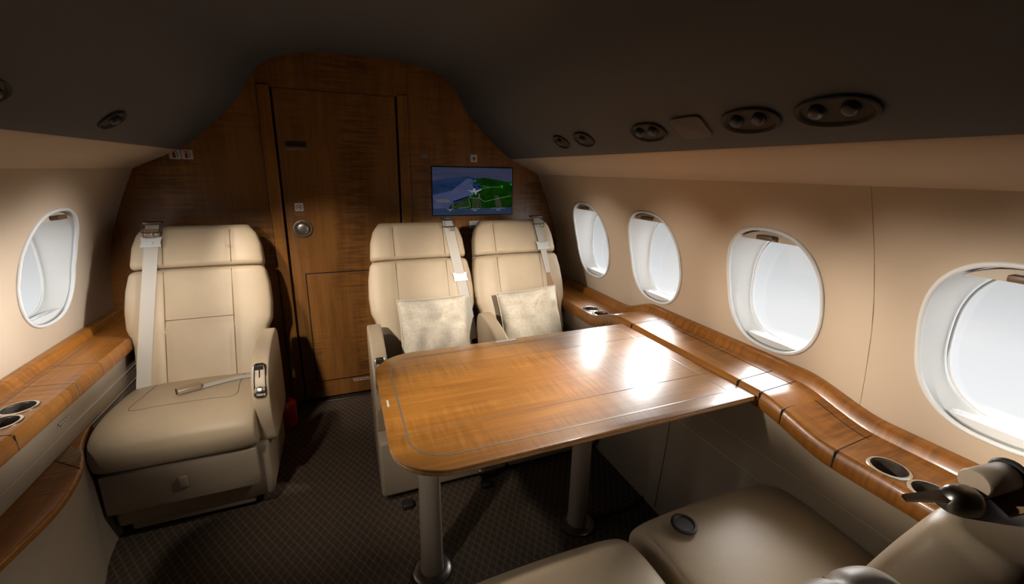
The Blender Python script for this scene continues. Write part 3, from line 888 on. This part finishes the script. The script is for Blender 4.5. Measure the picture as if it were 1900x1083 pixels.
# ------------------------------------------------------------------ things on the rear wall
def on_wall(name, label, cat, cx, cz, w, h, group=None, base='white_sign'):
    t = thing(name, label, cat, (cx, YB, cz), 0, group)
    obj('plate', MB().add(*box((0, -.001, 0), (w, .003, h), .0012)), base, t)
    return t
F = lambda a, b, h: (a, -.0025 - h, b)
def poly_mb(pts, hh=.0008, f=F): return MB().add(*prism(pts, f, hh))
def rect(x0, x1, z0, z1): return [(x0, z0), (x1, z0), (x1, z1), (x0, z1)]
for i, cx in enumerate((-.692, -.644)):
    t = on_wall('extinguisher_sign', ('left' if i == 0 else 'right') + ' one of two small white fire extinguisher signs on the wooden wall', 'sign', cx, 1.377, .045, .043, 'fire extinguisher signs')
    mb = poly_mb([(-.009, -.016), (.003, -.016), (.003, .003), (.0, .008), (-.006, .008), (-.009, .003)])
    mb.join(poly_mb(rect(-.005, -.001, .008, .014))).join(poly_mb([(-.012, .012), (.008, .012), (.010, .015), (-.010, .016)]))
    mb.join(poly_mb([(.008, -.014), (.011, -.014), (.012, .006), (.009, .010), (.007, .008), (.009, .004)]), 1)
    obj('pictogram', mb, ['sign_red', 'sign_dark'], t)
t = on_wall('no_smoking_sign', 'small square no smoking sign on the door above the round pull', 'sign', -.197, 1.128, .040, .042)
rg = lambda r: [(r * math.cos(2 * PI * k / 32), r * math.sin(2 * PI * k / 32)) for k in range(32)]
mb = MB().add(*loft([[F(a * k, b * k, h) for a, b in rg(.015)] for k, h in ((1, 0), (1, .0008), (.82, .0008), (.82, 0))], cap=False, loop=True))
mb.join(poly_mb([(-.011, .009), (-.009, .011), (.011, -.009), (.009, -.011)]))
mb.join(poly_mb(rect(-.010, .009, -.0035, -.0005), .0006), 1).join(poly_mb([(.003, .002), (.008, .002), (.009, .006), (.006, .008), (.002, .005)], .0006), 1)
obj('pictogram', mb, ['sign_red', 'sign_dark'], t)
o = obj('door_placard', dashes(-.197, 1.094, .058, 2, .0045, 12, lambda a, b, h: (a, YB - .0005 - h, b)), 'faint_print', origin=(-.197, YB, 1.09))
tag(o, 'faint two line print below the no smoking sign on the door', 'placard')
t = on_wall('wall_sign', 'small square white sign with dark figure directly above the screen', 'sign', .750, 1.397, .040, .042)
mb = poly_mb([(-.002, .012), (.003, .012), (.004, .004), (.012, -.003), (.012, -.006), (.004, -.003), (.003, -.010), (.007, -.014), (-.005, -.014), (-.002, -.010), (-.003, -.003), (-.010, -.006), (-.010, -.003), (-.003, .004)])
obj('pictogram', mb, 'sign_dark', t)
t = thing('indicator', 'tiny dim greenish indicator on the wood, left of the white sign', 'indicator', (.458, YB, 1.403))
obj('plate', MB().add(*box((0, -.001, 0), (.040, .003, .016), .001)), 'grey_sign', t)
obj('marks', MB().join(poly_mb(rect(-.015, -.008, -.005, .005))).join(poly_mb(rect(-.003, .004, -.004, .004))).join(poly_mb(rect(.009, .015, -.004, .005))), 'sign_dark', t)
t = on_wall('seat_back_placard', 'pale placard with lines of print below the screen, between the paired seats', 'placard', .768, 1.010, .095, .045)
obj('print', dashes(0, .012, .086, 5, .0026, 21, F, 2.9), 'sign_dark', t)

# screen with a moving map
SX0, SX1, SZ0, SZ1 = .502, .992, 1.072, 1.344
sc = thing('wall_screen', 'wall screen showing a blue and green moving map, above the paired seats', 'screen', ((SX0 + SX1) / 2, YB, (SZ0 + SZ1) / 2))
sw, shh = SX1 - SX0, SZ1 - SZ0
obj('bezel', MB().add(*box((0, .000, 0), (sw + .014, .008, shh + .014), .002)), 'dark_plastic', sc)
def G(px, py): return ((px / 1731 - .5) * sw * 1.045, (.5 - (py - 20) / 1040) * shh * .985)   # photo crop 1731x1083 of the screen
def Gp(pts): return [(min(sw / 2, max(-sw / 2, a)), min(shh / 2, max(-shh / 2, b))) for a, b in (G(*p) for p in pts)]
SF = lambda lvl: (lambda a, b, h: (a, -.0042 - lvl * .00025 - h, b))
mb = MB()
def lay(pts, mi, lvl): mb.add(*prism(Gp(pts), SF(lvl), .0002), mi)
lay([(0, 0), (1731, 0), (1731, 1083), (0, 1083)], 0, 0)
lay([(0, 310), (300, 255), (740, 200), (830, 230), (1000, 240), (1731, 330), (1731, 960), (0, 960)], 1, 1)
lay([(0, 620), (420, 520), (720, 260), (800, 250), (860, 300), (860, 640), (560, 720), (400, 830), (340, 925), (0, 925)], 2, 2)
lay([(860, 290), (1060, 225), (1340, 265), (1731, 350), (1731, 930), (350, 930), (380, 870), (560, 780), (740, 690), (800, 660), (1030, 470), (1000, 350), (900, 340)], 3, 3)
lay([(430, 910), (560, 790), (730, 725), (770, 900), (690, 930)], 4, 4)
lay([(840, 700), (1000, 710), (1050, 930), (830, 930)], 4, 4)
lay([(1290, 620), (1400, 640), (1480, 900), (1340, 900)], 4, 4)
lay([(430, 760), (760, 640), (790, 660), (560, 745), (450, 780)], 8, 4)
lay([(0, 940), (1731, 915), (1731, 1083), (0, 1083)], 7, 5)
lay([(870, 285), (915, 280), (920, 320), (870, 320)], 5, 5); lay([(1440, 400), (1490, 395), (1495, 460), (1450, 470)], 5, 5); lay([(1640, 355), (1731, 350), (1731, 400), (1650, 395)], 5, 5)
def line(pts, w, mi, lvl):
    q = [Vector((*G(*p), 0)) for p in pts]
    for a, b in zip(q, q[1:]):
        n = (b - a).normalized(); n = Vector((-n.y, n.x, 0)) * w / 2
        mb.add(*prism([(p.x, p.y) for p in (a - n, b - n, b + n, a + n)], SF(lvl), .0002), mi)
line([(760, 680), (1000, 695), (1060, 755), (1120, 770), (1400, 695), (1680, 645)], .0030, 6, 6)
line([(755, 700), (795, 890), (700, 900), (540, 920)], .0030, 6, 6); line([(425, 925), (440, 820)], .003, 6, 6)
line([(1040, 410), (1180, 440), (1250, 440), (1440, 435)], .0022, 6, 6); line([(1040, 470), (1200, 455)], .0022, 6, 6)
for k in range(6): line([(90 + k * 46, 710), (150 + k * 46, 785)], .0030, 9, 6)
# little aircraft seen from behind
lay([(720, 505), (840, 525), (860, 470), (900, 470), (905, 520), (1030, 480), (1040, 495), (930, 560), (910, 630), (880, 560), (800, 540)], 10, 7)
line([(820, 350), (990, 345), (1000, 380)], .0026, 8, 6); line([(850, 380), (860, 430), (920, 440)], .003, 8, 6); line([(960, 400), (1010, 460)], .006, 8, 6)
lay([(800, 540), (860, 570), (850, 590), (800, 560)], 9, 7); line([(965, 590), (985, 640), (960, 690)], .0026, 10, 7)
def small(x, y, w, n, seed):
    rnd = random.Random(seed); px = x - w / 2
    while px < x + w / 2:
        l = rnd.uniform(12, 26); line([(px, y), (px + l, y)], .0026, 10, 7); px += l + 8
small(370, 940, 110, 1, 1); small(890, 935, 180, 1, 2); small(1395, 928, 310, 1, 3)
obj('display', mb, ['map_sky', 'map_sea', 'map_shallow', 'map_land', 'map_hill', 'map_bright', 'map_line', 'map_bar', 'map_dark', 'map_yellow', 'map_text'], sc, smooth=False)
def text_mesh(s, size):
    cu = bpy.data.curves.new('t', 'FONT'); cu.body = s; cu.size = size; cu.align_x = 'CENTER'
    o = bpy.data.objects.new('t', cu); C.objects.link(o); bpy.context.view_layer.update()
    me = bpy.data.meshes.new_from_object(o.evaluated_get(bpy.context.evaluated_depsgraph_get()))
    v = [p.co.copy() for p in me.vertices]; f = [tuple(q.vertices) for q in me.polygons]
    bpy.data.objects.remove(o); bpy.data.curves.remove(cu); bpy.data.meshes.remove(me); return v, f
for cap, px in (('98', 375), ('0kts', 890), ('6:24', 1395)):
    v, f = text_mesh(cap, .0145); gx, gz = G(px, 985)
    obj('screen_caption', MB().add([(p.x + gx, -.0064, p.y + gz) for p in v], f), 'map_text', sc, smooth=False)

# ------------------------------------------------------------------ small things
ex = thing('fire_extinguisher', 'red fire extinguisher on the carpet behind the single seat', 'fire extinguisher', (-.350, 2.28, 0))
obj('cylinder', MB().add(*turned([(.05, .002), (.056, .010), (.058, .03), (.058, .115), (.055, .132), (.045, .145), (.03, .15)], (0, 0, 0), 'z')), 'red_paint', ex)
obj('valve', MB().add(*turned([(.022, .148), (.022, .17), (.014, .175)], (0, 0, 0), 'z')).add(*box((-.01, 0, .182), (.06, .018, .012), .003)), 'dark_plastic', ex)
# seat track fitting under the pair of seats
tf = thing('floor_fitting', 'dark cylindrical fitting on the carpet between the paired seats', 'fitting', (.515, 1.535, 0))
obj('barrel', MB().add(*roll((0, 0, .045), (1, -.03, 0), .020, .075)), 'dark_chrome', tf)
obj('foot', MB().add(*box((0, .03, .014), (.05, .07, .028), .004)), 'dark_plastic', tf)
for x in (-.35, -.015):
    obj('floor_stop', MB().add(*box((x, -.045, .012), (.045, .04, .024), .008, 3)), 'dark_plastic', tf)
o = obj('floor_cable', MB().add(*tube(catmull([(.83, 1.172, .006), (.90, 1.165, .006), (.98, 1.162, .006), (1.05, 1.172, .006), (1.094, 1.19, .006)], 6), .006, 8)), 'dark_plastic', origin=(.95, 1.17, 0))
tag(o, 'dark cable on the carpet from table leg to right side panel', 'cable')

# ceiling lights and air outlets along the two sloping panels
def cdir(s):  # slope of the headliner where the fittings sit
    a, b = Vector((s * .838, 0, 1.398)), Vector((s * .70, 0, 1.505))
    d = (b - a).normalized(); n = Vector((-d.z * s, 0, d.x * s)); n = n if n.z < 0 else -n
    return d, n
def fitting(y, s, half, label, kind='lamp'):
    d, n = cdir(s); c = Vector((XC + s * .752, y, 1.4545)) + n * .002
    t = thing('ceiling_lamp' if kind == 'lamp' else 'ceiling_panel', label, 'lamp' if kind == 'lamp' else 'panel', c, 0, 'fittings in the sloping ceiling panels')
    U, V = Vector((0, 1, 0)), d
    if kind == 'lamp':
        rings = [se_ring(n * h, U, V, half * k, .038 * k, 2.2, 40) for h, k in ((-.004, 1.03), (.003, 1.03), (.005, .97), (.002, .90), (-.003, .86))]
        obj('bezel', MB().add(*loft(rings)), 'lamp_housing', t)
        for q in ((-.4, .4) if half > .06 else (0,)):
            p = U * (q * half) + V * .006
            obj('nozzle', MB().add(*loft([se_ring(p + n * h, U, V, r, r, 2, 20) for h, r in ((-.003, .016), (.008, .015), (.012, .011), (.013, .006))])), 'dark_plastic', t)
    else:
        rings = [se_ring(n * h, U, V, half * k, .040 * k, 6, 40) for h, k in ((-.003, 1.), (.002, 1.), (.003, .96))]
        obj('cover', MB().add(*loft(rings)), 'cover_grey', t)
    return t
fitting(1.70, 1, .052, 'smallest ceiling lamp, nearest the wooden wall on the right slope')
fitting(1.515, 1, .060, 'second ceiling lamp from the wooden wall on the right slope')
fitting(1.135, 1, .075, 'oval ceiling lamp just wall-side of the plain ceiling cover')
fitting(.957, 1, .055, 'plain rounded rectangular cover between two ceiling lamps', 'cover')
fitting(.775, 1, .075, 'oval ceiling lamp just camera-side of the plain ceiling cover')
fitting(.585, 1, .078, 'largest ceiling lamp, last of the row on the right slope')
fitting(1.66, -1, .045, 'single small dark ceiling lamp on the left slope')
fitting(1.135, -1, .075, 'oval ceiling lamp on the left slope, over the cup holders')
fitting(.775, -1, .075, 'oval ceiling lamp on the left slope, out past the single seat')

# ------------------------------------------------------------------ daylight
wd = bpy.data.worlds.new('sky'); bpy.context.scene.world = wd; wd.use_nodes = True
nt = wd.node_tree; nt.nodes.clear()
tc = nt.nodes.new('ShaderNodeTexCoord'); sx = nt.nodes.new('ShaderNodeSeparateXYZ'); nt.links.new(tc.outputs['Generated'], sx.inputs[0])
mr = nt.nodes.new('ShaderNodeMapRange'); nt.links.new(sx.outputs[2], mr.inputs[0]); mr.inputs[1].default_value = -1; mr.inputs[2].default_value = 1
cr_ = nt.nodes.new('ShaderNodeValToRGB'); nt.links.new(mr.outputs[0], cr_.inputs[0])
el = cr_.color_ramp.elements
SKY = [(-1., .25), (-.6, .5), (-.40, 1.1), (-.25, .95), (-.12, .55), (-.05, .4), (-.02, 3.), (.03, 4.5), (.14, 4.5), (.25, 4.), (.4, 1.8), (.6, .8), (1., .6)]
while len(el) < len(SKY): el.new(.5)
for e, (z, v) in zip(el, SKY):
    e.position = (z + 1) / 2; v /= 26; e.color = (v, v * 1.0, v * 1.0, 1)
bg = nt.nodes.new('ShaderNodeBackground'); bg.inputs[1].default_value = 26 * 1.0
nt.links.new(cr_.outputs[0], bg.inputs[0])
# veiled sun: a soft bright patch low in the sky beyond the right-hand windows
SUN = Vector((.62, .68, .40)).normalized()
dt = nt.nodes.new('ShaderNodeVectorMath'); dt.operation = 'DOT_PRODUCT'; nt.links.new(tc.outputs['Generated'], dt.inputs[0]); dt.inputs[1].default_value = SUN
pm = nt.nodes.new('ShaderNodeMapRange'); pm.interpolation_type = 'SMOOTHSTEP'; nt.links.new(dt.outputs['Value'], pm.inputs[0])
pm.inputs[1].default_value = .87; pm.inputs[2].default_value = .99; pm.inputs[3].default_value = 0; pm.inputs[4].default_value = 50
bg2 = nt.nodes.new('ShaderNodeBackground'); bg2.inputs[0].default_value = (1, .98, .97, 1); nt.links.new(pm.outputs[0], bg2.inputs[1])
ad = nt.nodes.new('ShaderNodeAddShader'); nt.links.new(bg.outputs[0], ad.inputs[0]); nt.links.new(bg2.outputs[0], ad.inputs[1])
wo = nt.nodes.new('ShaderNodeOutputWorld'); nt.links.new(ad.outputs[0], wo.inputs[0])

# unseen fill spots added under the ceiling slopes to brighten seats, table, walls, floor
def add_fill_spot(src, dst, w, ang, blend=.9, col=(1., .9, .78), r=.03):
    li = bpy.data.lights.new('fill_spot', 'SPOT'); li.energy = w; li.spot_size = math.radians(ang); li.spot_blend = blend; li.color = col; li.shadow_soft_size = r
    o = bpy.data.objects.new('fill_spot', li); C.objects.link(o); o.location = src
    o.rotation_euler = (Vector(dst) - Vector(src)).to_track_quat('-Z', 'Y').to_euler()
RX, LX, LZ = .885, -.58, 1.435
add_fill_spot((RX, .585, LZ), (.72, 2.05, .73), 78, 34)
add_fill_spot((LX, .40, LZ), (-.56, 2.02, .64), 70, 36)
add_fill_spot((LX, .775, LZ), (.35, 2.10, .70), 70, 34)
add_fill_spot((RX, 1.135, LZ), (.38, 1.12, .69), 32, 60)
add_fill_spot((LX, .775, LZ), (.45, 1.12, .69), 28, 34)
add_fill_spot((LX, .96, LZ), (.0, 1.86, .0), 17, 46, 1.)
add_fill_spot((LX, .40, LZ), (.46, 1.54, .03), 20, 26, 1.)
for ya, yb, w, z in ((1.66, 1.85, 58, .85), (1.135, 1.32, 62, .85), (1.135, .86, 72, .85), (.96, .48, 98, .86), (.96, .16, 84, .90)):
    add_fill_spot((LX, ya, LZ), (1.33, yb, z), w, 23, .95)
for ya, yb, w in ((1.515, 1.95, 165), (1.515, 1.52, 140)):
    add_fill_spot((RX, ya, LZ), (-1.02, yb, .87), w * 1.15, 24, 1., (1., .965, .93), r=.09)
add_fill_spot((LX, 1.66, LZ), (.02, 2.48, .55), 24, 56)
cy_ = bpy.context.scene.cycles
cy_.diffuse_bounces = 1; cy_.max_bounces = 8; cy_.caustics_reflective = False; cy_.caustics_refractive = False

# ------------------------------------------------------------------ camera
cam = bpy.data.cameras.new('camera'); co = bpy.data.objects.new('camera', cam); C.objects.link(co)
Rw = [(.929, -.371, .018), (-.076, -.238, -.968), (.363, .898, -.249)]
def base(yaw, pit, roll):
    R0 = Matrix(((1, 0, 0), (0, 0, -1), (0, 1, 0)))
    Rz = Matrix(((math.cos(yaw), -math.sin(yaw), 0), (math.sin(yaw), math.cos(yaw), 0), (0, 0, 1)))
    Rx = Matrix(((1, 0, 0), (0, math.cos(pit), -math.sin(pit)), (0, math.sin(pit), math.cos(pit))))
    Rr = Matrix(((math.cos(roll), -math.sin(roll), 0), (math.sin(roll), math.cos(roll), 0), (0, 0, 1)))
    return Rr @ Rx @ R0 @ Rz
Rc = base(math.radians(22.01668), math.radians(14.446518), math.radians(1.067617))
M = Matrix((Rc[0], -Vector(Rc[1]), -Vector(Rc[2]))).transposed().to_4x4()
M.translation = Vector((0, 0, HC)); co.matrix_world = M
cam.sensor_fit = 'HORIZONTAL'; cam.sensor_width = 36; cam.lens = 788.354 / 1900 * 36
cam.shift_y = -(541.5 - 520.25) / 1900
cam.clip_start = .02
bpy.context.scene.camera = co
vs = bpy.context.scene.view_settings
bpy.context.scene.display_settings.display_device = 'sRGB'
vs.view_transform = 'Standard'; vs.look = 'None'; vs.gamma = 1; vs.use_curve_mapping = False
vs.exposure = 0.0
